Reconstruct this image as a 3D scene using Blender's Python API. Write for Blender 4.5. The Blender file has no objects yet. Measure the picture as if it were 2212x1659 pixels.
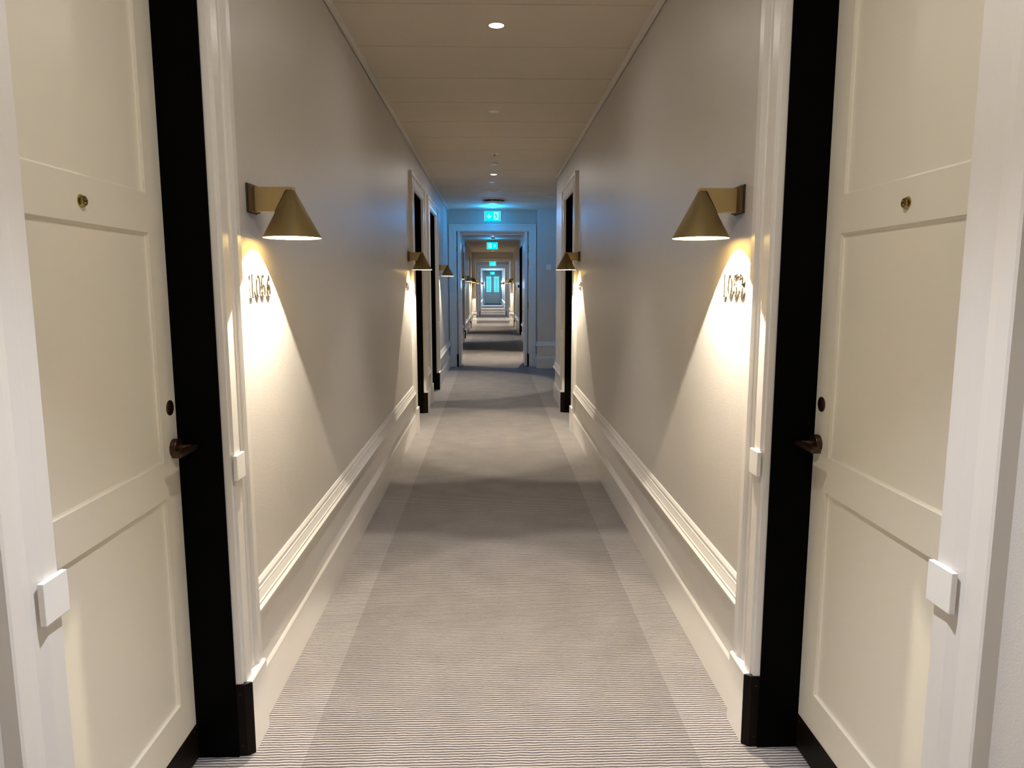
import bpy, bmesh, math, random
from mathutils import Vector, Matrix

random.seed(7)
SC = bpy.context.scene
COL = SC.collection
PI = math.pi

# ------------------------------------------------------------------ materials
def rgb(h):
    return tuple(h) + (1.0,)

def mat(name, col, rough=0.5, metal=0.0, noise=None, bump=None, spec=None, coat=0.0):
    m = bpy.data.materials.new(name); m.use_nodes = True
    nt = m.node_tree; N = nt.nodes; L = nt.links
    b = N['Principled BSDF']
    b.inputs['Base Color'].default_value = rgb(col)
    b.inputs['Roughness'].default_value = rough
    b.inputs['Metallic'].default_value = metal
    if spec is not None: b.inputs['Specular IOR Level'].default_value = spec
    if coat: b.inputs['Coat Weight'].default_value = coat
    tc = N.new('ShaderNodeTexCoord')
    if noise:
        sc_, amt = noise
        n = N.new('ShaderNodeTexNoise'); n.inputs['Scale'].default_value = sc_; n.inputs['Detail'].default_value = 4
        L.new(tc.outputs['Object'], n.inputs['Vector'])
        r = N.new('ShaderNodeMapRange'); r.inputs['To Min'].default_value = 1 - amt; r.inputs['To Max'].default_value = 1 + amt
        L.new(n.outputs['Fac'], r.inputs['Value'])
        v = N.new('ShaderNodeVectorMath'); v.operation = 'SCALE'
        v.inputs[0].default_value = col
        L.new(r.outputs['Result'], v.inputs['Scale'])
        L.new(v.outputs['Vector'], b.inputs['Base Color'])
    if bump:
        sc_, st, dist = bump
        n = N.new('ShaderNodeTexNoise'); n.inputs['Scale'].default_value = sc_; n.inputs['Detail'].default_value = 2
        L.new(tc.outputs['Object'], n.inputs['Vector'])
        bp = N.new('ShaderNodeBump'); bp.inputs['Strength'].default_value = st; bp.inputs['Distance'].default_value = dist
        L.new(n.outputs['Fac'], bp.inputs['Height']); L.new(bp.outputs['Normal'], b.inputs['Normal'])
    return m

def emat(name, col, s):
    m = bpy.data.materials.new(name); m.use_nodes = True
    nt = m.node_tree; nt.nodes.clear()
    e = nt.nodes.new('ShaderNodeEmission'); o = nt.nodes.new('ShaderNodeOutputMaterial')
    e.inputs['Color'].default_value = rgb(col); e.inputs['Strength'].default_value = s
    nt.links.new(e.outputs[0], o.inputs[0])
    return m

M = {}
M['wall'] = mat('wall_paint', (0.60, 0.57, 0.53), 0.40, bump=(300, 0.22, 0.003), noise=(1.2, 0.03))
M['trim'] = mat('white_satin_trim', (0.76, 0.73, 0.69), 0.32, noise=(2, 0.02))
M['door'] = mat('door_enamel', (0.79, 0.745, 0.63), 0.32, noise=(2, 0.02))
M['ceil'] = mat('ceiling_board', (0.64, 0.56, 0.45), 0.75, noise=(3, 0.03))
M['ceil_gap'] = mat('ceiling_gap', (0.12, 0.10, 0.08), 0.9)
M['bead'] = mat('ceiling_edge_bead', (0.70, 0.65, 0.59), 0.5)
M['black'] = mat('black_jamb_paint', (0.0012, 0.001, 0.0009), 0.6, spec=0.04)
M['guard'] = mat('dark_bronze_guard', (0.006, 0.0035, 0.002), 0.45, spec=0.1)
M['bronze'] = mat('oil_rubbed_bronze', (0.075, 0.042, 0.026), 0.32, metal=0.85)
M['brass'] = mat('satin_brass', (0.42, 0.315, 0.14), 0.52, metal=0.45, noise=(60, 0.03))
M['brass_shade'] = mat('satin_brass_shade', (0.215, 0.158, 0.062), 0.58, metal=0.5, noise=(60, 0.03))
M['brass_dark'] = mat('satin_brass_edge', (0.16, 0.10, 0.045), 0.4, metal=0.75)
M['brassb'] = mat('polished_brass', (0.50, 0.36, 0.12), 0.22, metal=1.0)
M['inner'] = mat('lamp_shade_inside', (0.62, 0.47, 0.17), 0.5)
M['nickel'] = mat('polished_nickel', (0.26, 0.235, 0.21), 0.25, metal=1.0)
M['plastic'] = mat('white_plastic', (0.84, 0.82, 0.78), 0.4)
M['dark'] = mat('dark_rubber', (0.02, 0.02, 0.02), 0.6)
M['glassdk'] = mat('peephole_glass', (0.05, 0.055, 0.035), 0.08)
M['lead'] = mat('window_lead', (0.08, 0.30, 0.36), 0.5)
M['mat'] = mat('door_mat', (0.02, 0.012, 0.008), 0.9)
M['glow_warm'] = emat('lamp_bulb', (1.0, 0.86, 0.55), 10)
M['glow_white'] = emat('downlight_lens', (1.0, 0.98, 0.95), 1.3)
M['glow_cyan'] = emat('exit_sign_panel', (0.0, 0.84, 1.0), 0.36)
M['glow_pale'] = emat('exit_sign_symbol', (0.40, 1.0, 1.0), 0.38)
M['glow_teal'] = emat('exit_sign_figure', (0.0, 0.45, 0.55), 0.36)
M['glow_pane'] = emat('daylit_pane', (0.14, 0.80, 0.95), 0.36)

def carpet():
    m = bpy.data.materials.new('ribbed_carpet'); m.use_nodes = True
    nt = m.node_tree; N = nt.nodes; L = nt.links; b = N['Principled BSDF']
    b.inputs['Roughness'].default_value = 0.95
    b.inputs['Specular IOR Level'].default_value = 0.1
    tc = N.new('ShaderNodeTexCoord'); sp = N.new('ShaderNodeSeparateXYZ'); L.new(tc.outputs['Object'], sp.inputs[0])
    nz = N.new('ShaderNodeTexNoise'); nz.inputs['Scale'].default_value = 22; nz.inputs['Detail'].default_value = 3
    L.new(tc.outputs['Object'], nz.inputs['Vector'])
    def mth(op, a, c=None, d=None):
        n = N.new('ShaderNodeMath'); n.operation = op
        for i, v in enumerate((a, c, d)):
            if v is None: continue
            if isinstance(v, (int, float)): n.inputs[i].default_value = v
            else: L.new(v, n.inputs[i])
        return n.outputs[0]
    wob = mth('MULTIPLY', mth('SUBTRACT', nz.outputs['Fac'], 0.5), 0.009)
    yy = mth('ADD', sp.outputs['Y'], wob)
    w = mth('SINE', mth('MULTIPLY', yy, 2 * PI / 0.0118))
    w = mth('MULTIPLY_ADD', w, 0.5, 0.5)
    wr = N.new('ShaderNodeValToRGB')
    wr.color_ramp.elements[0].position = 0.22; wr.color_ramp.elements[0].color = (0.08, 0.068, 0.068, 1)
    wr.color_ramp.elements[1].position = 0.62; wr.color_ramp.elements[1].color = (0.375, 0.357, 0.355, 1)
    L.new(w, wr.inputs[0])
    # fibre speckle
    n2 = N.new('ShaderNodeTexNoise'); n2.inputs['Scale'].default_value = 420; n2.inputs['Detail'].default_value = 2
    L.new(tc.outputs['Object'], n2.inputs['Vector'])
    n3 = N.new('ShaderNodeTexNoise'); n3.inputs['Scale'].default_value = 5; n3.inputs['Detail'].default_value = 5
    L.new(tc.outputs['Object'], n3.inputs['Vector'])
    # lighter border strips along both walls
    bl = mth('LESS_THAN', sp.outputs['X'], -0.568); br = mth('GREATER_THAN', sp.outputs['X'], 0.612)
    bord = mth('ADD', bl, br)
    k = mth('ADD', 0.86, mth('MULTIPLY', bord, 0.20))
    k = mth('ADD', k, mth('MULTIPLY', mth('SUBTRACT', n2.outputs['Fac'], 0.5), 0.7))
    k = mth('ADD', k, mth('MULTIPLY', mth('SUBTRACT', n3.outputs['Fac'], 0.5), 0.35))
    sc_ = N.new('ShaderNodeVectorMath'); sc_.operation = 'SCALE'
    L.new(wr.outputs[0], sc_.inputs[0]); L.new(k, sc_.inputs['Scale'])
    L.new(sc_.outputs['Vector'], b.inputs['Base Color'])
    bp = N.new('ShaderNodeBump'); bp.inputs['Strength'].default_value = 0.5; bp.inputs['Distance'].default_value = 0.003
    L.new(w, bp.inputs['Height']); L.new(bp.outputs['Normal'], b.inputs['Normal'])
    return m
M['carpet'] = carpet()

# ------------------------------------------------------------------ mesh helpers
class MB:
    def __init__(s): s.v = []; s.f = []; s.mi = []; s.cur = 0
    def face(s, pts):
        i = len(s.v); s.v += [tuple(p) for p in pts]; s.f.append(tuple(range(i, i + len(pts)))); s.mi.append(s.cur)
    def box(s, x0, x1, y0, y1, z0, z1):
        if x0 > x1: x0, x1 = x1, x0
        if y0 > y1: y0, y1 = y1, y0
        i = len(s.v)
        s.v += [(x0,y0,z0),(x1,y0,z0),(x1,y1,z0),(x0,y1,z0),(x0,y0,z1),(x1,y0,z1),(x1,y1,z1),(x0,y1,z1)]
        for q in ((0,3,2,1),(4,5,6,7),(0,1,5,4),(1,2,6,5),(2,3,7,6),(3,0,4,7)):
            s.f.append(tuple(i + k for k in q)); s.mi.append(s.cur)
    def loft(s, rings, close=True, caps=True):
        i = len(s.v); n = len(rings[0])
        for r in rings: s.v += [tuple(p) for p in r]
        for a in range(len(rings) - 1):
            for b in range(n if close else n - 1):
                c = (b + 1) % n
                s.f.append((i + a*n + b, i + a*n + c, i + (a+1)*n + c, i + (a+1)*n + b)); s.mi.append(s.cur)
        if caps and close:
            s.f.append(tuple(i + b for b in range(n))[::-1]); s.mi.append(s.cur)
            s.f.append(tuple(i + (len(rings)-1)*n + b for b in range(n))); s.mi.append(s.cur)
    def lathe(s, prof, axis, c, n=40, caps=False):
        # prof: (r, h) ; axis 'z' or 'x'
        rings = []
        for r, h in prof:
            ring = []
            for k in range(n):
                a = 2*PI*k/n
                if axis == 'z': ring.append((c[0] + r*math.cos(a), c[1] + r*math.sin(a), c[2] + h))
                elif axis == 'x': ring.append((c[0] + h, c[1] + r*math.cos(a), c[2] + r*math.sin(a)))
                else: ring.append((c[0] + r*math.cos(a), c[1] + h, c[2] + r*math.sin(a)))
            rings.append(ring)
        s.loft(rings, True, caps)
    def build(s, name, m, parent=None, smooth=False, bevel=0.0, origin=None):
        me = bpy.data.meshes.new(name)
        o = bpy.data.objects.new(name, me); COL.objects.link(o)
        vs = s.v
        if origin is not None:
            vs = [(p[0]-origin[0], p[1]-origin[1], p[2]-origin[2]) for p in s.v]
            o.location = origin
        me.from_pydata(vs, [], s.f)
        ms = m if isinstance(m, (list, tuple)) else [m]
        for q in ms: me.materials.append(q)
        for p, k in zip(me.polygons, s.mi): p.material_index = k
        bm = bmesh.new(); bm.from_mesh(me)
        bmesh.ops.remove_doubles(bm, verts=bm.verts, dist=1e-5)
        bmesh.ops.recalc_face_normals(bm, faces=bm.faces)
        bm.to_mesh(me); bm.free()
        if smooth:
            for p in me.polygons: p.use_smooth = True
            try: me.set_sharp_from_angle(angle=math.radians(38))
            except Exception: pass
        if bevel:
            b = o.modifiers.new('bevel', 'BEVEL'); b.width = bevel; b.segments = 2; b.limit_method = 'ANGLE'
        if parent is not None:
            o.parent = parent
            if origin is not None: o.location = Vector(origin) - Vector(parent.location)
            else: o.location = -Vector(parent.location)
        return o

def prism(mb, prof, fn, closed=True):
    """prof 2D points -> two rings by fn(p, end)"""
    mb.loft([[fn(p, 0) for p in prof], [fn(p, 1) for p in prof]], True, True)

def tag(o, label=None, cat=None, group=None, kind=None):
    if label: o['label'] = label
    if cat: o['category'] = cat
    if group: o['group'] = group
    if kind: o['kind'] = kind
    return o

def empty(name, loc, label=None, cat=None, group=None, kind=None):
    o = bpy.data.objects.new(name, None); COL.objects.link(o); o.location = loc
    o.empty_display_size = 0.05
    return tag(o, label, cat, group, kind)

def copy_tree(o, parent=None):
    c = o.copy(); COL.objects.link(c)
    if parent is not None: c.parent = parent
    for ch in list(o.children): copy_tree(ch, c)
    return c

# ------------------------------------------------------------------ dimensions
XL, XR = -0.765, 0.805           # wall planes
HC = 2.71                        # ceiling
HD = 2.33                        # door opening height
Y0, Y1 = -4.0, 59.4
ALC0, ALC1, XA = 9.0, 12.28, 1.09   # alcove on the right
YF = 12.57                       # first doorway wall
YP = 27.4                        # portal
YG = 35.0                        # second doorway wall
def X(s, t=0.0):                 # t = distance out of the wall into the corridor
    return XL + t if s < 0 else XR - t

doorsL = [(1.18, 1.99, .14, .15), (6.97, 7.86, .20, .20), (8.70, 9.70, .18, .30), (18.69, 19.50, .2, .2)]
doorsR = [(1.18, 1.99, .14, .15), (6.97, 7.86, .20, .20)]
recess = (19.2, 21.0)

# ------------------------------------------------------------------ walls
TH = 0.30
def wall_run(name, s, y0, y1, opens, x=None):
    mb = MB()
    xa = X(s) if x is None else x; xb = xa + s*TH
    y = y0
    for a, b, h in sorted(opens):
        mb.box(xa, xb, y, a, 0, HC + .1)
        mb.box(xa, xb, a, b, h, HC + .1)
        y = b
    mb.box(xa, xb, y, y1, 0, HC + .1)
    return mb

mb = wall_run('wall_left', -1, Y0, Y1 + .3, [(d[0], d[1], HD) for d in doorsL])
tag(mb.build('wall_left', M['wall']), kind='structure')
mb = wall_run('wall_right', 1, Y0, ALC0, [(d[0], d[1], HD) for d in doorsR])
mb.box(XA, XA + TH, ALC0 - .0, ALC1, 0, HC + .1)
mb.box(.79, XA + TH, ALC1, YF + .2, 0, HC + .1)
mb2 = wall_run('wall_right', 1, YF + .2, Y1 + .3, [(recess[0], recess[1], 2.5)])
off = len(mb.v); mb.v += mb2.v; mb.f += [tuple(i + off for i in f) for f in mb2.f]; mb.mi += mb2.mi
tag(mb.build('wall_right', M['wall']), kind='structure')
mb = MB(); mb.box(-1.3, 1.5, Y0 - .2, Y0, 0, HC + .1)
tag(mb.build('wall_back', M['wall']), kind='structure')

def cross_wall(name, y, th, x0, x1, h):
    mb = MB()
    mb.box(XL - .02, x0, y, y + th, 0, HC + .05); mb.box(x1, XR + .02, y, y + th, 0, HC + .05)
    mb.box(x0, x1, y, y + th, h, HC + .05)
    return tag(mb.build(name, M['wall']), kind='structure')
cross_wall('wall_far_1', YF, .20, -.627, .648, 2.36)
cross_wall('wall_far_2', YP, .30, -.62, .70, 2.37)
cross_wall('wall_far_3', YG, .20, -.62, .70, 2.37)
cross_wall('wall_far_4', Y1, .25, -.62, .76, 2.40)

# ------------------------------------------------------------------ floor / ceiling
mb = MB(); mb.box(-1.6, 1.9, Y0 - .2, Y1 + 1.2, -.12, 0)
tag(mb.build('floor', M['carpet']), kind='structure')

mb = MB()
mb.cur = 1; mb.box(-1.3, 1.5, Y0 - .2, Y1 + .3, HC + .012, HC + .12)
mb.cur = 0
y = 3.525 - 0.5965*13; k = 0
while y < Y1:
    g = 0.006 if k % 3 else 0.009
    mb.box(XL - .0, XA + .2, max(y + g, Y0), min(y + .5965, Y1), HC, HC + .014)
    y += .5965; k += 1
tag(mb.build('ceiling', [M['ceil'], M['ceil_gap']]), kind='structure')

TRIM_N = [0]
def trim_name():
    TRIM_N[0] += 1
    return 'trim_%d' % TRIM_N[0]

# ceiling edge beads
for s, runs in ((-1, [(Y0, YF), (YF + .2, YP), (YP + .3, YG), (YG + .2, Y1)]), (1, [(Y0, ALC0 - .25), (YF + .2, YP), (YP + .3, YG), (YG + .2, Y1)])):
    for a, b in runs:
        mb = MB()
        prism(mb, [(.005, HC), (.005, HC-.012), (.011, HC-.012), (.011, HC-.007), (.036, HC-.007), (.036, HC)],
              lambda p, e: (X(s, p[0]), a if e == 0 else b, p[1]))
        tag(mb.build(trim_name(), M['bead']), kind='structure')

# ------------------------------------------------------------------ baseboards and dado rails
BASE = [(0, 0), (.023, 0), (.023, .170), (.020, .178), (.008, .200), (.005, .208), (.005, .385), (0, .385)]
RAIL = [(0, .382), (.030, .382), (.032, .385), (.032, .391), (.024, .399), (.0235, .406), (.020, .409),
        (.013, .432), (.0125, .4365), (.0095, .4375), (.009, .450), (.003, .462), (0, .463)]

def sweep_path(mb, prof, path):
    """path: list of (x, y) with room on the left hand side when walking; profile t into room; mitred corners"""
    n = len(path); rings = []
    dirs = []
    for i in range(n - 1):
        d = Vector((path[i+1][0]-path[i][0], path[i+1][1]-path[i][1])).normalized(); dirs.append(d)
    for i in range(n):
        if i == 0: d0 = d1 = dirs[0]
        elif i == n-1: d0 = d1 = dirs[-1]
        else: d0, d1 = dirs[i-1], dirs[i]
        n0 = Vector((-d0.y, d0.x)); n1 = Vector((-d1.y, d1.x))
        m = (n0 + n1); m = m / (1 + n0.dot(n1))
        rings.append([(path[i][0] + m.x*t, path[i][1] + m.y*t, z) for t, z in prof])
    mb.loft(rings, True, True)

left_gaps, right_gaps = [], []
for a, b, c1, c2 in doorsL: left_gaps.append((a - c1, b + c2))
for a, b, c1, c2 in doorsR: right_gaps.append((a - c1, b + c2))
# left wall runs: walk in -y direction (room on left when heading -y at the left wall)
def runs(y0, y1, gaps):
    out = []; y = y0
    for a, b in sorted(gaps):
        if b <= y0 or a >= y1: continue
        if a > y: out.append((y, a))
        y = b
    if y < y1: out.append((y, y1))
    return out
paths = []
for a, b in runs(Y0, YF, left_gaps): paths.append(('left', [(XL, b), (XL, a)]))
for a, b in runs(YF + .2, YP, left_gaps):
    if b == YP: paths.append(('left', [(-.62, YP + .3), (-.62, YP), (XL, YP), (XL, a)]))
    else: paths.append(('left', [(XL, b), (XL, a)]))
paths.append(('left', [(XL, YG), (XL, YP + .3)]))
paths.append(('left', [(XL, 48.), (XL, YG + .2)]))
paths.append(('left', [(-.62, Y1), (-.62, 57.6), (XL, 57.6), (XL, 48.)]))
for a, b in runs(Y0, ALC0, right_gaps):
    if b == ALC0:
        paths.append(('right', [(XR, a), (XR, ALC0), (XR + .25, ALC0)]))
    else: paths.append(('right', [(XR, a), (XR, b)]))
paths.append(('right', [(XA, ALC0), (XA, ALC1), (.79, ALC1), (.79, YF)]))
paths.append(('right', [(XR, YF + .2), (XR, recess[0]), (XR + .10, recess[0])]))
paths.append(('right', [(XR, recess[1]), (XR, YP), (.70, YP), (.70, YP + .3)]))
paths.append(('right', [(XR, YP + .3), (XR, YG)]))
paths.append(('right', [(XR, YG + .2), (XR, 57.6), (.76, 57.6), (.76, Y1)]))
for side, p in paths:
    mb = MB(); sweep_path(mb, BASE, p)
    tag(mb.build('baseboard_' + side, M['trim']), kind='structure')
    mb = MB(); sweep_path(mb, RAIL, p)
    tag(mb.build(trim_name(), M['trim']), kind='structure')
# short pilasters by the end doors
mb = MB(); mb.box(XL, -.62, 57.6, Y1, 0, HC); tag(mb.build('wall_end_left', M['wall']), kind='structure')
mb = MB(); mb.box(.76, XR, 57.6, Y1, 0, HC); tag(mb.build('wall_end_right', M['wall']), kind='structure')

# ------------------------------------------------------------------ door casings
def casing_prof(w):
    u1 = w - .035
    return [(0, 0), (0, .018), (.004, .020), (.010, .020), (.012, .027), (.052, .028), (.060, .024), (.072, .0175),
            (u1 - .016, .0155), (u1 - .013, .019), (u1 - .005, .020), (u1 - .002, .016), (u1, .017), (u1 + .002, .031), (w - .004, .031), (w, .028), (w, 0)]

def make_casing(s, a, b, wa, wb, h=HD, top=None):
    name = trim_name()
    root = empty(name, (X(s), (a+b)/2, 0), kind='structure')
    # white legs + head, one continuous mitred moulding, starts above the plinth
    mb = MB()
    pa, pb = casing_prof(wa), casing_prof(wb)
    wt = (wa + wb) / 2 if top is None else top
    pt = casing_prof(.14) if wt > .16 else casing_prof(wt)
    zb = .232
    r0 = [(X(s, t), a - u, zb) for u, t in pa]
    r1 = [(X(s, t), a - u, h + v) for (u, t), (v, _) in zip(pa, pt)]
    r2 = [(X(s, t), b + u, h + v) for (u, t), (v, _) in zip(pb, pt)]
    r3 = [(X(s, t), b + u, zb) for u, t in pb]
    mb.loft([r0, r1, r2, r3], True, True)
    mb.build('casing', M['trim'], root)
    # plinth blocks and black corner guards
    for (e, w, d) in ((a, wa, -1), (b, wb, 1)):
        mb = MB()
        pr = [(0, .014), (0, .0), (0, w + .0), (1, 0)]
        pts = [(e + d*.014, 0.), (e + d*.014, .042), (e + d*(w - .002), .042), (e + d*w, .040), (e + d*w, 0.)]
        mb.loft([[(X(s, t), y, 0.) for y, t in pts], [(X(s, t), y, .228) for y, t in pts], [(X(s, max(t - .003, 0)), y, .232) for y, t in pts]], True, True)
        mb.build('plinth_block', M['trim'], root)
        mb = MB()
        pts = [(e - d*.002, -.02), (e - d*.002, .024), (e + d*.0145, .0425), (e + d*.0165, .0425), (e + d*.0145, .040), (e + d*.001, .022), (e + d*.001, -.02)]
        mb.loft([[(X(s, t), y, .002) for y, t in pts], [(X(s, t), y, .229) for y, t in pts]], True, True)
        g = mb.build('corner_guard', M['guard'], root)
        mb = MB()
        for z in (.035, .20):
            mb.lathe([(.0005, 0), (.0026, 0), (.0026, -.0012*d), (.0005, -.0018*d)], 'y', (X(s, .010), e - d*.002, z), 10)
        mb.build('screw', M['bronze'], root)
    # black jamb lining, three sides
    mb = MB(); dd = .125
    xo = X(s, -.0); xi = X(s, -dd - .05)
    mb.box(X(s, -.001), xi, b - .006, b + .004, 0, h); mb.box(X(s, -.001), xi, a - .004, a + .006, 0, h)
    mb.box(X(s, -.001), xi, a, b, h - .006, h + .004)
    mb.build('jamb_lining', M['black'], root)
    return root

# ------------------------------------------------------------------ door leaf
def make_leaf(s, n, a, b, h=HD, rec=.122, hinge_near=True, full=True):
    """door face at X(s,-rec); handle on the far side"""
    a2, b2 = a + .007, b - .007
    root = empty('door_%d' % n, (X(s, -rec), (a+b)/2, 0), kind='structure')
    st = .095
    ys = [a2, a2 + st - .007, b2 - st + .007, b2]
    zs = [.006, .225, .83, .93, 1.54, 1.64, 2.215, h - .006]
    mb = MB()
    xf = X(s, -rec); xb = X(s, -rec - .045)
    for i in range(3):
        for j in range(7):
            y0, y1, z0, z1 = ys[i], ys[i+1], zs[j], zs[j+1]
            if i == 1 and j in (1, 3, 5):
                q = [(y0, z0, 0), (y1, z0, 0), (y1, z1, 0), (y0, z1, 0)]
                i1 = .003; d1 = .0085; i2 = .009
                def ring(ii, dd): return [(xf + s*dd, y0+ii, z0+ii), (xf + s*dd, y1-ii, z0+ii), (xf + s*dd, y1-ii, z1-ii), (xf + s*dd, y0+ii, z1-ii)]
                mb.loft([ring(0, 0), ring(.0012, .007), ring(.006, .0085)], True, False)
                mb.face(ring(.006, .0085))
            else:
                mb.face([(xf, y0, z0), (xf, y1, z0), (xf, y1, z1), (xf, y0, z1)])
    for f in ([(xf,a2,zs[0]),(xb,a2,zs[0]),(xb,a2,zs[-1]),(xf,a2,zs[-1])], [(xf,b2,zs[0]),(xb,b2,zs[0]),(xb,b2,zs[-1]),(xf,b2,zs[-1])],
              [(xf,a2,zs[-1]),(xf,b2,zs[-1]),(xb,b2,zs[-1]),(xb,a2,zs[-1])], [(xf,a2,zs[0]),(xf,b2,zs[0]),(xb,b2,zs[0]),(xb,a2,zs[0])],
              [(xb,a2,zs[0]),(xb,b2,zs[0]),(xb,b2,zs[-1]),(xb,a2,zs[-1])]):
        mb.face(f)
    mb.build('door_leaf', M['door'], root)
    mb = MB(); mb.box(xf, xf - s*.0025, a2 + .002, b2 - .002, .008, .112); mb.build('kick_plate', M['guard'], root)
    if full:
        mb = MB()
        for yy in (a2 + .02, (a2+b2)/2, b2 - .02):
            for zz in (.022, .098):
                mb.lathe([(.0005, 0), (.003, 0), (.003, -s*.001), (.0005, -s*.0015)], 'x', (xf - s*.0025, yy, zz), 10)
        mb.build('screw', M['bronze'], root)
        hy = b - .034
        # rosette, neck and lever
        hd = empty('door_handle', (0, 0, 0)); hd.parent = root; hd.location = (0, hy - (a+b)/2, .957)
        def hb(mb, nm, m, **k):
            o = mb.build(nm, m, None, **k); o.parent = hd; return o
        mb = MB(); mb.lathe([(.0005, 0), (.0265, 0), (.0265, -s*.014), (.0255, -s*.0155), (.0005, -s*.0155)], 'x', (0, 0, 0), 40)
        hb(mb, 'rosette', M['bronze'], smooth=True)
        mb = MB(); mb.lathe([(.010, 0), (.010, -s*.050), (.0005, -s*.050)], 'x', (-s*.0, .002, 0), 24)
        hb(mb, 'neck', M['bronze'], smooth=True)
        mb = MB(); mb.box(-s*.036, -s*.062, -.098, .014, -.0065, .0065)
        hb(mb, 'lever', M['bronze'], bevel=.003)
        mb = MB(); mb.lathe([(.0005, -s*.0), (.021, 0), (.021, -s*.0022), (.0195, -s*.003), (.0005, -s*.003)], 'x', (xf, hy - .008, 1.072), 40)
        mb.build('key_reader', M['bronze'], root, smooth=True)
        ph = MB(); ph.lathe([(.0125, 0), (.0145, 0), (.0145, -s*.0015), (.0105, -s*.009), (.0085, -s*.009), (.0070, -s*.005), (.0005, -s*.005)], 'x', (xf, 1.598 if abs(a - 1.18) < .01 else (a+b)/2, 1.585), 32)
        po = ph.build('peephole', M['brassb'], root, smooth=True)
        gl = MB(); gl.lathe([(.0070, -s*.0045), (.005, -s*.0065), (.0005, -s*.0072)], 'x', (xf, 1.598 if abs(a - 1.18) < .01 else (a+b)/2, 1.585), 24)
        g = gl.build('lens', M['glassdk'], None, smooth=True); g.parent = po
    return root

DN = 0
door_roots = {}
for s, lst in ((-1, doorsL), (1, doorsR)):
    for (a, b, wa, wb) in lst:
        DN += 1
        make_casing(s, a, b, wa, wb)
        door_roots[(s, a)] = make_leaf(s, DN, a, b)

# the black recess in the right wall beyond the first doorway
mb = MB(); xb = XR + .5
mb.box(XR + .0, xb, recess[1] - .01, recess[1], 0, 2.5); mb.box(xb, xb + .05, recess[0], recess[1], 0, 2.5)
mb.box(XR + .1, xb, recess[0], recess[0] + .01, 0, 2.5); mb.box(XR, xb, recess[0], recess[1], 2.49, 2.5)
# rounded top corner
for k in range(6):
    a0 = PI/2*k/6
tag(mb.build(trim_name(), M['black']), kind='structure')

# ------------------------------------------------------------------ white square boxes on the casings
def switch_box(s, y, label):
    mb = MB()
    x0, x1 = X(s, .027), X(s, .046)
    h = .0325; c = (X(s, .027), y, .888)
    mb.box(0, -s*.011, -h, h, -.0365, .0365)
    o = mb.build('door_switch_box', M['plastic'], None, bevel=.0015)
    o.location = c
    return tag(o, label, 'switch', 'white square boxes on the door casings')
SB = [(-1, 1.145, 'white square box on the door casing at the left edge of the photo'),
      (1, 1.145, 'white square box on the door casing at the right edge of the photo'),
      (-1, 2.022, 'white square box on the casing between the near left door and room number 1056'),
      (1, 2.000 + .022, 'white square box on the casing between the near right door and room number 1053'),
      (-1, 7.905, 'tiny white box on the far casing of the second door on the left wall'),
      (1, 7.905, 'tiny white box on the far casing of the second door on the right wall'),
      (-1, 9.75, 'tiny white box on the far casing of the third door on the left wall')]
for q in SB: switch_box(*q)

# ------------------------------------------------------------------ wall lamps
def make_lamp():
    root = empty('wall_lamp', (0, 0, 0))
    # local: +x out of the wall
    mb = MB(); mb.box(.0, .004, -.046, .046, 1.633, 1.722); mb.build('wall_gasket', M['dark'], root)
    mb = MB(); mb.box(.004, .014, -.042, .042, 1.635, 1.720); mb.build('back_plate', M['brass_dark'], root, bevel=.001)
    mb = MB()
    pr = [(.014, 1.638), (.0755, 1.638), (.1105, 1.7035), (.1135, 1.7052), (.134, 1.7052), (.134, 1.7145), (.014, 1.7145)]
    mb.loft([[(x, -.010, z) for x, z in pr], [(x, .010, z) for x, z in pr]], True, True); mb.build('arm', M['brass'], root, bevel=.001)
    mb = MB(); mb.lathe([(.0005, 1.7135), (.006, 1.7135), (.006, 1.7040), (.0005, 1.7040)], 'z', (.1345, 0, 0), 20)
    mb.build('pivot_pin', M['brass'], root, smooth=True)
    mb = MB(); c = (.125, -.0, 0)
    out = [(.0115, 1.7045), (.0135, 1.7035), (.0905, 1.5575), (.0910, 1.5560)]
    inn = [(.0895, 1.5560), (.0885, 1.5580), (.0115, 1.7010), (.0005, 1.7010)]
    mb.cur = 0; mb.lathe([(.0005, 1.7045)] + out + inn[:1], 'z', c, 64)
    mb.cur = 1; mb.lathe(inn, 'z', c, 64)
    mb.build('lamp_shade', [M['brass_shade'], M['inner']], root, smooth=True)
    mb = MB(); mb.lathe([(.0005, 1.6995), (.011, 1.6995), (.011, 1.668), (.010, 1.664), (.0005, 1.664)], 'z', c, 20)
    mb.build('bulb', M['glow_warm'], root, smooth=True)
    return root
LAMP = make_lamp()
LAMP_W = 30.0
def lamp_light(parent, loc, power):
    l = bpy.data.lights.new('bulb_light', 'POINT'); l.energy = power; l.color = (1.0, .895, .73)
    l.shadow_soft_size = .0035
    o = bpy.data.objects.new('bulb_light', l); COL.objects.link(o); o.parent = parent; o.location = loc
    return o
GL = 'brass cone lamps along the corridor walls'
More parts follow.
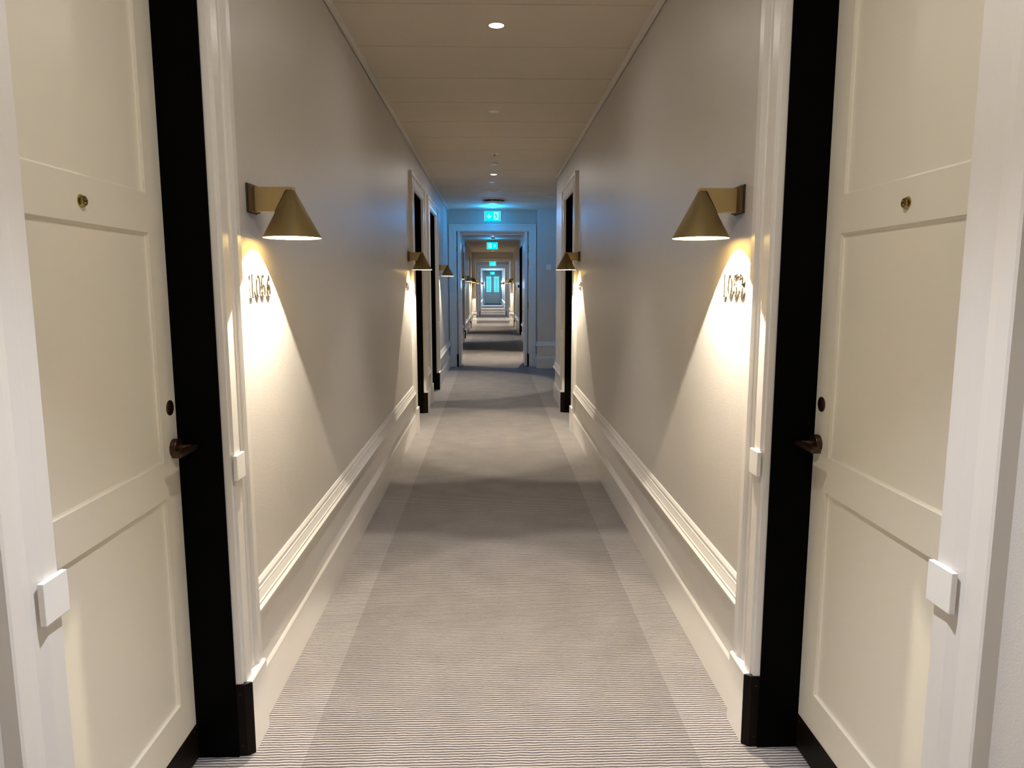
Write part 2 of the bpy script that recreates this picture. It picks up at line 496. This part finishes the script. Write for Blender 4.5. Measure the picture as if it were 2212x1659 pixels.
lamps = [
 (-1, 2.335, 'large brass cone wall lamp above room number 1056 on the left wall', 1),
 (1, 2.335, 'large brass cone wall lamp above room number 1053 on the right wall', 1),
 (-1, 6.60, 'brass cone wall lamp just before the second door on the left wall', 1),
 (1, 6.60, 'brass cone wall lamp just before the second door on the right wall', 1),
 (-1, 10.35, 'brass cone wall lamp between the third left door and the first doorway', 1),
 (-1, 14.3, 'lamp behind the left jamb of the first doorway, only its light seen', 1),
 (1, 13.9, 'lamp behind the right jamb of the first doorway, only its light seen', 1),
 (-1, 19.85, 'tiny brass cone lamp seen through the first doorway, largest and leftmost of the row there', 1),
 (-1, 24.3, 'tiny brass cone lamp seen through the first doorway, second of the left row', 1),
 (-1, 26.7, 'tiny brass cone lamp, last on the left wall before the plain opening', 1),
 (1, 26.9, 'tiny brass cone lamp, last on the right wall before the plain opening', 1),
 (-1, 31.8, 'tiny brass cone lamp on the left wall just before the second doorway', 1),
 (1, 31.6, 'tiny brass cone lamp on the right wall just before the second doorway', 1),
 (-1, -1.7, 'added unseen lamp on the left wall behind the viewer, outside the photo', 1),  # unseen, added so floor bounce lifts the near doors
 (1, -1.7, 'added unseen lamp on the right wall behind the viewer, outside the photo', 1),  # unseen right-hand partner, added for the same bounce light
 (-1, 41.5, 'speck of a cone lamp beyond the second doorway, nearest on the left wall', 1),
 (1, 41.5, 'speck of a cone lamp beyond the second doorway, nearest on the right wall', 1),
 (-1, 47.5, 'speck of a cone lamp beyond the second doorway, middle of the left wall', 1),
 (1, 47.0, 'speck of a cone lamp beyond the second doorway, middle of the right wall', 1),
 (-1, 54.0, 'speck of a cone lamp on the left wall nearest the windowed end doors', 1),
 (1, 54.0, 'speck of a cone lamp on the right wall nearest the windowed end doors', 1),
]
for i, (s, y, lab, on) in enumerate(lamps):
    o = LAMP if i == 0 else copy_tree(LAMP)
    o.location = (X(s, .001), y, 0)
    if s > 0: o.rotation_euler = (0, 0, PI)
    tag(o, lab, 'wall lamp', GL)
    lights_at = (.125, 0, 1.6475)
for o in [x for x in COL.objects if x.name.startswith('wall_lamp')]:
    lamp_light(o, (.125, 0, 1.6475), LAMP_W)

# ------------------------------------------------------------------ room numbers
def stroke(mb, pts, t0, t1, n=14):
    """pts: (u, z, half width); smooth ribbon, extruded from t0 to t1"""
    P = [Vector((p[0], p[1])) for p in pts]; W = [p[2] for p in pts]
    # catmull-rom resample
    Q = []; QW = []
    for i in range(len(P) - 1):
        p0 = P[max(i-1, 0)]; p1 = P[i]; p2 = P[i+1]; p3 = P[min(i+2, len(P)-1)]
        for k in range(n // 2):
            t = k / (n // 2)
            q = 0.5*((2*p1) + (-p0+p2)*t + (2*p0-5*p1+4*p2-p3)*t*t + (-p0+3*p1-3*p2+p3)*t**3)
            Q.append(q); QW.append(W[i]*(1-t) + W[i+1]*t)
    Q.append(P[-1]); QW.append(W[-1])
    rings = []
    for i, q in enumerate(Q):
        d = (Q[min(i+1, len(Q)-1)] - Q[max(i-1, 0)])
        if d.length < 1e-9: d = Vector((1, 0))
        d.normalize(); nn = Vector((-d.y, d.x)) * QW[i]
        a, b = q + nn, q - nn; ch = .28
        am, bm_ = q + nn*(1-ch), q - nn*(1-ch)
        rings.append([(a.x, t0, a.y), (a.x, t1 - .0012, a.y), (am.x, t1, am.y), (bm_.x, t1, bm_.y), (b.x, t1 - .0012, b.y), (b.x, t0, b.y)])
    mb.loft(rings, True, True)

def ell(cx, cz, rx, rz, a0, a1, wthin, wthick, n=12):
    out = []
    for i in range(n + 1):
        a = math.radians(a0 + (a1 - a0)*i/n)
        w = wthin + (wthick - wthin)*abs(math.cos(a))**1.3
        out.append((cx + rx*math.cos(a), cz + rz*math.sin(a), w))
    return out
TK, TN = .0045, .0013
def digit_mesh(ch):
    mb = MB(); t0, t1 = .002, .0095
    H = .075
    if ch == '1':
        stroke(mb, [(.022, H, TK), (.022, H*.5, TK), (.022, 0, TK)], t0, t1)
        stroke(mb, [(.013, H*.93, .0012), (.019, H*.975, .0022), (.022, H - .001, .0012)], t0, t1)
        stroke(mb, [(.011, .0012, .0012), (.022, .0016, .0022), (.033, .0012, .0012)], t0, t1)
    elif ch == '0':
        stroke(mb, ell(.024, H/2, .0155, H/2 - TN, 90, 450, TN, TK, 24), t0, t1)
    elif ch == '5':
        stroke(mb, [(.012, H*.99, .0012), (.012, H*.75, .0012), (.012, H*.50, .0012)], t0, t1)
        stroke(mb, [(.012, H*.93, .0035), (.022, H*.915, .0042), (.031, H*.955, .0028), (.034, H*1.03, .0010)], t0, t1)
        stroke(mb, [(.012, H*.50, .0010)] + ell(.021, H*.29, .0135, H*.29 - TN, 112, -168, TN, TK, 16), t0, t1)
        mb.lathe([(.0005, t0), (.0040, t0), (.0040, t1), (.0005, t1)], 'y', (.011, 0, H*.22), 16)
    elif ch == '6':
        stroke(mb, ell(.024, H*.29, .014, H*.29 - TN, 90, 450, TN, TK, 20), t0, t1)
        stroke(mb, [(.0105, H*.29, TK), (.0105, H*.55, TK*.95), (.0155, H*.83, TK*.7), (.024, H*.98, TN), (.031, H*.93, TN), (.0335, H*.82, TN*1.6)], t0, t1)
        mb.lathe([(.0005, t0), (.0042, t0), (.0042, t1), (.0005, t1)], 'y', (.0315, 0, H*.78), 16)
    elif ch == '3':
        stroke(mb, ell(.021, H*.75, .0125, H*.25 - TN, 165, -90, TN, TK, 16), t0, t1)
        stroke(mb, ell(.021, H*.27, .0145, H*.27 - TN, 90, -165, TN, TK, 16), t0, t1)
        mb.lathe([(.0005, t0), (.0042, t0), (.0042, t1), (.0005, t1)], 'y', (.0115, 0, H*.76), 16)
        mb.lathe([(.0005, t0), (.0042, t0), (.0042, t1), (.0005, t1)], 'y', (.0105, 0, H*.25), 16)
    elif ch == '4':
        stroke(mb, [(.027, H, TK), (.027, H*.5, TK), (.027, 0, TK)], t0, t1)
        stroke(mb, [(.027, H*.98, .0012), (.017, H*.62, .0012), (.006, H*.28, .0012)], t0, t1)
        stroke(mb, [(.006, H*.28, .0014), (.020, H*.28, .0014), (.038, H*.28, .0014)], t0, t1)
    elif ch == '2':
        stroke(mb, ell(.021, H*.74, .0135, H*.26 - TN, 165, -20, TN, TK, 14) + [(.020, H*.25, .0018), (.007, H*.03, .0012)], t0, t1)
        stroke(mb, [(.007, H*.035, .0025), (.022, H*.035, .0035), (.036, H*.06, .0014)], t0, t1)
    # two little stand-off pins behind the figure
    for (u, z) in {'1': ((.022, .015), (.022, .060)), '0': ((.0088, .0375), (.0392, .0375)), '5': ((.012, .058), (.034, .022)), '6': ((.0105, .030), (.038, .022)),
                   '3': ((.033, .056), (.035, .020)), '4': ((.027, .060), (.027, .010)), '2': ((.034, .055), (.022, .003))}[ch]:
        mb.lathe([(.0012, 0), (.0012, t0 + .002)], 'y', (u, 0, z), 8)
    return mb
NAMES = {'0': 'digit_zero', '1': 'digit_one', '2': 'digit_two', '3': 'digit_three', '4': 'digit_four', '5': 'digit_five', '6': 'digit_six'}
def number(text, s, yc, label, wide=.212):
    # local u to the right for the reader; t out of the wall = local -? reader faces the wall
    root = empty('room_number', (X(s), yc, 1.366), label, 'sign', 'metal room numbers')
    pitch = .0555 * wide / .212 * .98
    for i, ch in enumerate(text):
        mb = digit_mesh(ch)
        k = wide / .212 * 1.12
        u0 = -wide/2 + i*pitch - .006
        vs = []
        for (u, t, z) in mb.v:
            uu = u0 + u*k
            # left wall: reader looks towards -x, right hand = +y ; right wall: looks towards +x, right hand = -y
            if s < 0: vs.append((t - .0015, uu, z))
            else: vs.append((-t + .0015, -uu, z))
        mb.v = vs
        o = mb.build(NAMES[ch], M['nickel'], None, smooth=True); o.parent = root
    return root
number('1056', -1, 2.375, 'metal room number 1056 on the left wall under the brass lamp')
number('1053', 1, 2.352, 'metal room number 1053 on the right wall under the brass lamp')
number('1054', -1, 6.50, 'small distant metal room number before the second left door')
number('1051', 1, 6.50, 'small distant metal room number before the second right door')

# ------------------------------------------------------------------ ceiling fittings
def spot(parent, power, color=(1, .95, .90), size=66, blend=.6, loc=(0, 0, -.004)):
    l = bpy.data.lights.new('downlight_beam', 'SPOT'); l.energy = power; l.color = color
    l.spot_size = math.radians(size); l.spot_blend = blend; l.shadow_soft_size = .035
    o = bpy.data.objects.new('downlight_beam', l); COL.objects.link(o); o.parent = parent; o.location = loc
    return o
def downlight(x, y, label, power, wash=.03, **k):
    r = empty('ceiling_downlight', (x, y, HC), label, 'ceiling light', 'recessed ceiling downlights')
    mb = MB(); mb.lathe([(.042, .004), (.042, -.0015), (.0395, -.0015), (.0390, .003)], 'z', (0, 0, 0), 40)
    o = mb.build('rim', M['ceil_gap'], None, smooth=True); o.parent = r
    mb = MB(); mb.lathe([(.0390, -.0006), (.030, -.0012), (.0005, -.0016)], 'z', (0, 0, 0), 40)
    o = mb.build('lens', M['glow_white'], None, smooth=True); o.parent = r
    spot(r, power, **k)
    l = bpy.data.lights.new('downlight_wash', 'AREA'); l.shape = 'DISK'; l.size = .07; l.energy = power*wash; l.color = (1, .95, .89)
    o = bpy.data.objects.new('downlight_wash', l); COL.objects.link(o); o.parent = r; o.location = (0, 0, -.003)
    return r
DW = 26
downlight(.028, 3.80, 'glowing round downlight nearest in the ceiling, at the top of the photo', DW)
downlight(.024, 8.60, 'small glowing round downlight farther along, beyond the smoke detector', 24, wash=.09)
downlight(.03, 18.9, 'tiny glowing downlight in the ceiling seen just inside the first doorway', 10)
downlight(.03, 26.6, 'tiny glowing downlight before the plain opening beyond the hanging sign', 2)
downlight(.03, 30.5, 'added fill downlight beyond the plain opening, hidden by its head', 40, wash=.3)  # added to brighten the second doorway casing, no fitting seen here
downlight(.03, 38.0, 'added fill downlight just beyond the second doorway, hidden by its head', 50, wash=.3)  # added fill for the passage past the second doorway
downlight(.03, 46.0, 'added fill downlight halfway to the windowed end doors, hidden from view', 50, wash=.3)  # unseen, added to raise the light in the last stretch
downlight(.03, 53.0, 'added fill downlight nearest the windowed end doors, hidden from view', 22, wash=.2)  # added to brighten the end doors and the walls before them
downlight(.02, 1.0, 'downlight in the ceiling above the near doors, outside the photo', 82, wash=.045, color=(.86, .90, 1.0), size=72, blend=.7)
downlight(.02, -3.0, 'added unseen downlight in the ceiling behind the viewer, outside the photo', 26, color=(.86, .90, 1.0))  # added behind the camera for its light, never in view

def disc(name, x, y, rad, h, label, cat, group=None, edge=.002, m='plastic'):
    mb = MB(); mb.lathe([(rad*.98, .002), (rad, -.0005), (rad, -h + edge), (rad - edge, -h), (.0005, -h)], 'z', (0, 0, 0), 40)
    o = mb.build(name, M[m], None, smooth=True); o.location = (x, y, HC)
    return tag(o, label, cat, group)
disc('sprinkler_cover', .017, 5.56, .041, .005, 'flat white round cover in the ceiling between the two glowing downlights', 'cover', 'white sprinkler covers')
disc('sprinkler_cover', 0.0, 9.2, .036, .005, 'small flat white cover just beyond the second glowing downlight', 'cover', 'white sprinkler covers')
r = empty('fire_sprinkler', (.030, 7.27, HC), 'white round ceiling disc with a small nozzle, just before the smoke detector', 'sprinkler')
mb = MB(); mb.lathe([(.042, .001), (.042, -.003), (.038, -.006), (.0005, -.006)], 'z', (0, 0, 0), 32); o = mb.build('escutcheon', M['plastic'], None, smooth=True); o.parent = r
mb = MB(); mb.lathe([(.006, -.005), (.006, -.02), (.012, -.022), (.012, -.024), (.0005, -.024)], 'z', (0, 0, 0), 16); o = mb.build('nozzle', M['nickel'], None, smooth=True); o.parent = r
def smoke(x, y, label, m='plastic'):
    r = empty('smoke_detector', (x, y, HC), label, 'smoke detector', 'smoke detectors on the ceiling')
    mb = MB(); mb.lathe([(.050, .001), (.050, -.012), (.047, -.022), (.047, -.034), (.0005, -.034)], 'z', (0, 0, 0), 36); o = mb.build('detector_base', M[m], None, smooth=True); o.parent = r
    mb = MB(); mb.lathe([(.040, -.034), (.040, -.042), (.034, -.052), (.0005, -.054)], 'z', (0, 0, 0), 36); o = mb.build('sensor_chamber', M[m], None, smooth=True); o.parent = r
    mb = MB(); mb.lathe([(.0405, -.0355), (.0425, -.037), (.0405, -.0385)], 'z', (0, 0, 0), 36); o = mb.build('vent_ring', M['dark'], None, smooth=True); o.parent = r
smoke(.030, 7.62, 'white smoke detector hanging from the ceiling past the nozzle disc')
smoke(.030, 19.3, 'small dark smoke detector above the hanging sign seen through the first doorway')
r = empty('ceiling_speaker', (.031, 10.0, HC), 'wide flat white ring in the ceiling before the air diffuser', 'speaker')
mb = MB(); mb.lathe([(.096, .001), (.097, -.006), (.088, -.010), (.078, -.006), (.078, .0)], 'z', (0, 0, 0), 44); o = mb.build('ring', M['plastic'], None, smooth=True); o.parent = r
mb = MB(); mb.lathe([(.078, -.003), (.0005, -.003)], 'z', (0, 0, 0), 44); o = mb.build('grille', M['ceil'], None, smooth=True); o.parent = r
def diffuser(x, y, label):
    r = empty('air_diffuser', (x, y, HC), label, 'air vent', 'round ceiling air diffusers')
    mb = MB(); mb.lathe([(.155, .001), (.155, -.004), (.120, -.004), (.120, .0)], 'z', (0, 0, 0), 48); o = mb.build('neck_ring', M['dark'], None, smooth=True); o.parent = r
    mb = MB(); mb.lathe([(.0005, -.012), (.14, -.018), (.187, -.024), (.187, -.027), (.150, -.038), (.0005, -.048)], 'z', (0, 0, 0), 56); o = mb.build('disc', M['plastic'], None, smooth=True); o.parent = r
    for k in range(6):
        a = 2*PI*k/6 + .3
        mb = MB(); cx, cy = .14*math.cos(a), .14*math.sin(a)
        mb.box(cx - .016, cx + .016, cy - .004, cy + .004, -.028, 0); o = mb.build('spacer', M['plastic'], None); o.parent = r
diffuser(.035, 11.15, 'round white air diffuser dropped below the ceiling just before the first hanging exit sign')
diffuser(.03, 40.0, 'tiny round air diffuser glimpsed beyond the second doorway')

# ------------------------------------------------------------------ exit signs
def arrow(mb, cx, cz, s_, ang):
    def tr(p):
        a = math.radians(ang); x, z = p[0]*s_, p[1]*s_
        return (cx + x*math.cos(a) - z*math.sin(a), 0, cz + x*math.sin(a) + z*math.cos(a))
    polys = [[(-.09, .5), (.09, .5), (.09, -.30), (-.09, -.30)],
             [(0, -.5), (.42, -.06), (.42, .20), (0, -.24)], [(0, -.5), (-.42, -.06), (-.42, .20), (0, -.24)]]
    for pl in polys:
        b = [tr(p) for p in pl]
        mb.loft([[(q[0], -.0075, q[2]) for q in b], [(q[0], -.0068, q[2]) for q in b]], True, True)
def limb(mb, pts, w):
    for i in range(len(pts) - 1):
        p, q = Vector(pts[i]), Vector(pts[i+1]); d = (q - p).normalized(); n = Vector((-d.y, d.x))*w
        c = [p + n - d*w*.4, p - n - d*w*.4, q - n + d*w*.4, q + n + d*w*.4]
        mb.loft([[(v.x, -.0086, v.y) for v in c], [(v.x, -.0078, v.y) for v in c]], True, True)
def exit_sign(x, y, zt, arrow_ang, man_right, label, power, w=.272, h=.165):
    r = empty('exit_sign', (x, y, zt - h/2), label, 'sign', 'hanging cyan exit signs')
    def add(mb, nm, m, **k):
        o = mb.build(nm, m, None, **k); o.parent = r; return o
    mb = MB(); mb.box(-w/2 + .012, w/2 - .012, -.006, .006, -h/2, h/2); add(mb, 'sign_panel', M['glow_cyan'])
    for sx in (-1, 1):
        mb = MB(); mb.box(sx*(w/2 - .009), sx*(w/2 - .003), -.006, .006, -h/2, h/2); add(mb, 'edge_strip', M['glow_pale'])
    mb = MB(); arrow(mb, -.058 if man_right else .062, -.004, .088, arrow_ang); add(mb, 'arrow', M['glow_pale'])
    mx = .060 if man_right else -.058
    mb = MB()
    mb.box(mx - .038, mx + .038, -.0075, -.0065, -.062, .060); add(mb, 'doorway_symbol', M['glow_pale'])
    f = -1 if man_right else 1
    mb = MB()
    hd = [(mx + f*.012 + .0085*math.cos(2*PI*k/14), .0405 + .0085*math.sin(2*PI*k/14)) for k in range(14)]
    mb.loft([[(p[0], -.0086, p[1]) for p in hd], [(p[0], -.0078, p[1]) for p in hd]], True, True)
    limb(mb, [(mx + f*.006, .026), (mx - f*.004, -.006)], .0085)
    limb(mb, [(mx + f*.004, .024), (mx + f*.018, .010), (mx + f*.032, .008)], .0035)
    limb(mb, [(mx + f*.004, .027), (mx - f*.016, .022), (mx - f*.026, .008)], .0035)
    limb(mb, [(mx - f*.003, -.006), (mx + f*.008, -.028), (mx + f*.018, -.056)], .005)
    limb(mb, [(mx - f*.005, -.006), (mx - f*.012, -.030), (mx - f*.034, -.032)], .005)
    add(mb, 'running_figure', M['glow_teal'])
    # hanger
    top = HC - (zt - h/2)
    mb = MB(); mb.lathe([(.045, top + .001), (.045, top - .010), (.040, top - .014), (.0005, top - .014)], 'z', (0, 0, 0), 32); add(mb, 'ceiling_rose', M['plastic'], smooth=True)
    if top - .014 > h/2 + .005:
        for sx in (-.03, .03):
            mb = MB(); mb.box(sx - .0015, sx + .0015, -.0015, .0015, h/2, top - .012); add(mb, 'suspension_wire', M['nickel'])
    l = bpy.data.lights.new('sign_glow', 'POINT'); l.energy = power; l.color = (.015, .36, 1.0); l.shadow_soft_size = .06
    l2 = l.copy(); l2.energy = power*.28
    for yy, l in ((-.10, l), (.11, l2)):
        o = bpy.data.objects.new('sign_glow', l); COL.objects.link(o); o.parent = r; o.location = (0, yy, -.02)
    return r
exit_sign(.012, 12.0, 2.645, 0, True, 'glowing cyan exit sign with a down arrow, hanging before the first doorway', 5.2)
exit_sign(.008, 19.8, 2.615, 90, False, 'glowing cyan exit sign with a right arrow, seen through the first doorway', 3.5, w=.30, h=.19)
exit_sign(.03, 33.4, 2.56, 0, True, 'tiny glowing cyan exit sign before the second doorway', 3.5, w=.31, h=.20)
exit_sign(.03, 56.5, 2.58, 0, True, 'speck of a cyan exit sign above the windowed end doors', 5, w=.36, h=.22)

# ------------------------------------------------------------------ doorway frames in cross walls
def doorway(y, x0, x1, h, cw, leaf=True, detail=True):
    r = empty(trim_name(), ((x0+x1)/2, y, 0), kind='structure')
    cx = (x0 + x1)/2
    def add(mb, nm, m, p=None, **k):
        o = mb.build(nm, m, None, **k)
        if p is None: o.parent = r; o.location = (-cx, -y, 0)
        else: o.parent = p
        return o
    prof = [(0, 0), (0, .022), (.006, .026), (cw - .030, .026), (cw - .026, .034), (cw - .004, .034), (cw, .030), (cw, 0)]
    mb = MB()
    R = [[(x0 - u, y - t, .225) for u, t in prof], [(x0 - u, y - t, h + u) for u, t in prof], [(x1 + u, y - t, h + u) for u, t in prof], [(x1 + u, y - t, .225) for u, t in prof]]
    mb.loft(R, True, True); add(mb, 'casing', M['trim'])
    for sx, e in ((-1, x0), (1, x1)):
        mb = MB(); mb.box(e + sx*.0, e + sx*(cw + .004), y - .042, y, 0, .226); add(mb, 'plinth_block', M['trim'], bevel=.002)
        mb = MB(); mb.box(e + sx*.0, e - sx*.030, y - .040, y + .03, .0, .222); add(mb, 'corner_guard', M['black'])
    # lining of the opening with a rebate
    mb = MB()
    mb.box(x0, x0 + .012, y, y + .2, .0, h); mb.box(x1 - .012, x1, y, y + .2, .0, h); mb.box(x0, x1, y, y + .2, h - .012, h)
    mb.box(x0, x0 + .055, y + .10, y + .14, 0, h); mb.box(x1 - .055, x1, y + .10, y + .14, 0, h)
    mb.box(x0, x1, y + .10, y + .14, h - .055, h)
    add(mb, 'jamb', M['trim'])
    return r
doorway(YF, -.627, .648, 2.36, .122)
doorway(YG, -.620, .700, 2.37, .12)

def open_leaf(n, x, s, y0, y1, h, hinges):
    """leaf folded back against the passage, seen edge-on, with brass hinges on its edge"""
    r = empty('door_%d' % n, (x, y0, 0), kind='structure')
    mb = MB(); th = .050
    mb.box(0, s*th, 0, y1 - y0, .012, h); o = mb.build('door_leaf', M['trim'], None, bevel=.002); o.parent = r
    for z in hinges:
        mb = MB(); mb.lathe([(.0005, z - .05), (.009, z - .05), (.009, z + .05), (.0005, z + .05)], 'z', (-s*.006, -.004, 0), 14)
        mb.box(s*.001, -s*.018, -.003, .001, z - .05, z + .05)
        o = mb.build('hinge', M['brassb'], None, smooth=True); o.parent = r
    return r
DN += 1; open_leaf(DN, -.600, 1, YF - .004, YF + .62, 2.345, (2.07, 1.83, 1.08, .16))
DN += 1; open_leaf(DN, .621, -1, YF - .004, YF + .62, 2.345, (2.07, 1.83, 1.08, .16))
DN += 1; open_leaf(DN, -.600, 1, YG - .004, YG + .60, 2.355, (2.07, 1.80, 1.10, .16))
DN += 1; open_leaf(DN, .680, -1, YG - .004, YG + .60, 2.355, (2.07, 1.80, 1.10, .16))

# plain opening lining (portal)
mb = MB(); a = .10
prof = [(0, 0), (0, .02), (a - .02, .02), (a - .018, .028), (a, .028), (a, 0)]
x0, x1, h = -.62, .70, 2.37
mb.loft([[(x0 - u, YP - t, .47) for u, t in prof], [(x0 - u, YP - t, h + u) for u, t in prof], [(x1 + u, YP - t, h + u) for u, t in prof], [(x1 + u, YP - t, .47) for u, t in prof]], True, True)
tag(mb.build(trim_name(), M['trim']), kind='structure')

# flat pilasters with black foot guard before the plain opening
for s, yy in ((-1, 24.55), (1, 25.3)):
    mb = MB(); mb.box(X(s), X(s, .035), yy, yy + .16, .0, 2.44); o = tag(mb.build(trim_name(), M['trim']), kind='structure')
    mb = MB(); mb.box(X(s, -.0), X(s, .045), yy - .006, yy, .0, .235); g = mb.build('corner_guard', M['black'], None); g.parent = o

# ------------------------------------------------------------------ end doors with daylit windows
for side, (x0, x1), (w0, w1) in (('l', (-.61, .068), (-.475, -.070)), ('r', (.072, .75), (.150, .570))):
    DN += 1
    r = empty('door_%d' % DN, ((x0+x1)/2, Y1 + .02, 0), kind='structure')
    cx = (x0+x1)/2
    y_ = 0
    mb = MB(); zb, zt = .99, 2.26
    th = .05
    a0, a1, b0, b1 = x0 - cx, x1 - cx, w0 - cx, w1 - cx
    mb.box(a0, b0, 0, th, .02, 2.38); mb.box(b1, a1, 0, th, .02, 2.38)
    mb.box(b0, b1, 0, th, .02, zb); mb.box(b0, b1, 0, th, zt, 2.38)
    o = mb.build('door_leaf', M['trim'], None); o.parent = r
    mb = MB(); mb.box(b0, b1, .02, .026, zb, zt); o = mb.build('window_pane', M['glow_pane'], None); o.parent = r
    mb = MB()
    bw = b1 - b0; bh = zt - zb
    for fx in (.28, .5, .72): mb.box(b0 + fx*bw - .006, b0 + fx*bw + .006, .012, .02, zb, zt)
    for fz in (.10, .20, .78, .86): mb.box(b0, b1, .012, .02, zb + fz*bh - .006, zb + fz*bh + .006)
    mb.box((b0+b1)/2 - .012, (b0+b1)/2 + .012, .010, .02, zb + .15*bh, zb + .78*bh)
    o = mb.build('leaded_grid', M['lead'], None); o.parent = r
    mb = MB(); mb.box(a0 + .03, a1 - .03, -.006, 0, .04, .24); o = mb.build('kick_plate', M['trim'], None); o.parent = r
    if side == 'l':
        mb = MB(); mb.box(a1 - .05, a1 - .02, -.05, 0, .88, .93); mb.box(a1 - .13, a1 - .03, -.06, -.045, .895, .915); o = mb.build('door_handle', M['bronze'], None); o.parent = r
mb = MB(); prof = [(0, 0), (0, .02), (.08, .02), (.08, 0)]
x0, x1, h = -.62, .76, 2.40
mb.loft([[(x0 - u, Y1 - t, 0) for u, t in prof], [(x0 - u, Y1 - t, h + u) for u, t in prof], [(x1 + u, Y1 - t, h + u) for u, t in prof], [(x1 + u, Y1 - t, 0) for u, t in prof]], True, True)
tag(mb.build(trim_name(), M['trim']), kind='structure')
mb = MB(); mb.box(-.58, .70, 56.6, 59.2, 0, .012); tag(mb.build('door_mat', M['mat'], None), 'dark brown mat on the floor in front of the windowed end doors', 'mat')
# daylight entering through the two end windows
for wx in (-.27, .36):
    l = bpy.data.lights.new('window_daylight', 'SPOT'); l.energy = 240; l.color = (.30, .60, 1.0); l.spot_size = math.radians(70); l.spot_blend = .9; l.shadow_soft_size = .22
    o = bpy.data.objects.new('window_daylight', l); COL.objects.link(o); o.location = (wx, Y1 - .25, 1.62)
    o.rotation_euler = (math.radians(-84), 0, 0)

# ------------------------------------------------------------------ small things on the walls
mb = MB(); mb.box(-.042, .042, -.012, 0, -.046, .046)
o = mb.build('thermostat', M['plastic'], None, bevel=.003); o.location = (.968, ALC1 - .0, 1.735)
tag(o, 'small white square thermostat on the grey alcove wall right of the first doorway', 'thermostat')
mb = MB(); mb.box(-.012, 0, -.06, .06, -.075, .075)
o = mb.build('wall_plate', M['dark'], None, bevel=.002); o.location = (XR, 24.2, 1.37)
tag(o, 'small black plate on the right wall seen through the first doorway', 'plate')
mb = MB(); mb.box(-.045, 0, -.04, .04, -.04, .04)
o = mb.build('wall_bracket', M['dark'], None, bevel=.002); o.location = (XR, 21.3, 1.42)
tag(o, 'tiny black square bracket on the right wall beside the black recess', 'bracket')
r = empty('wall_pull', (XR, 19.0, .76), 'small black lever sticking out by the black recess through the first doorway', 'handle')
mb = MB(); mb.lathe([(.0005, 0), (.03, 0), (.03, -.012), (.0005, -.012)], 'x', (0, 0, 0), 20); o = mb.build('rosette', M['dark'], None, smooth=True); o.parent = r
mb = MB(); mb.box(-.075, -.01, -.012, .012, -.009, .009); o = mb.build('lever', M['dark'], None, bevel=.002); o.parent = r
mb = MB(); mb.box(-.085, -.075, -.012, .012, -.009, .009); o = mb.build('tip', M['nickel'], None, bevel=.002); o.parent = r

# ------------------------------------------------------------------ camera
fpx, cx, cy = 1533., 1106., 829.5
def vn(a): return Vector(a).normalized()
fy = vn((1063 - cx, -(620 - cy), -fpx)); dn = Vector((1115 - cx, -(12047 - cy), -fpx)).normalized()
dn = (dn - fy*dn.dot(fy)).normalized(); up = -dn; rt = fy.cross(up)
R = Matrix((rt, fy, up))         # world = R @ camera
cam = bpy.data.cameras.new('camera'); co = bpy.data.objects.new('camera', cam); COL.objects.link(co)
co.matrix_world = Matrix.Translation((0, 0, 1.4)) @ R.to_4x4()
cam.sensor_fit = 'HORIZONTAL'; cam.sensor_width = 36; cam.lens = 36 * fpx / 2212; cam.clip_start = .02; cam.clip_end = 200
SC.camera = co

# ------------------------------------------------------------------ world and view
w = bpy.data.worlds.new('world'); SC.world = w; w.use_nodes = True
w.node_tree.nodes['Background'].inputs[0].default_value = (0, 0, 0, 1)
w.node_tree.nodes['Background'].inputs[1].default_value = 0
vs = SC.view_settings
vs.view_transform = 'Standard'; vs.look = 'None'; vs.gamma = 1; vs.use_curve_mapping = False
vs.exposure = 1.72
SC.cycles.max_bounces = 7; SC.cycles.diffuse_bounces = 5; SC.cycles.glossy_bounces = 3
SC.cycles.use_adaptive_sampling = True; SC.cycles.adaptive_threshold = 0.03
SC.cycles.sample_clamp_indirect = 4.0
SC.cycles.caustics_reflective = False; SC.cycles.caustics_refractive = False
SC.cycles.use_denoising = True
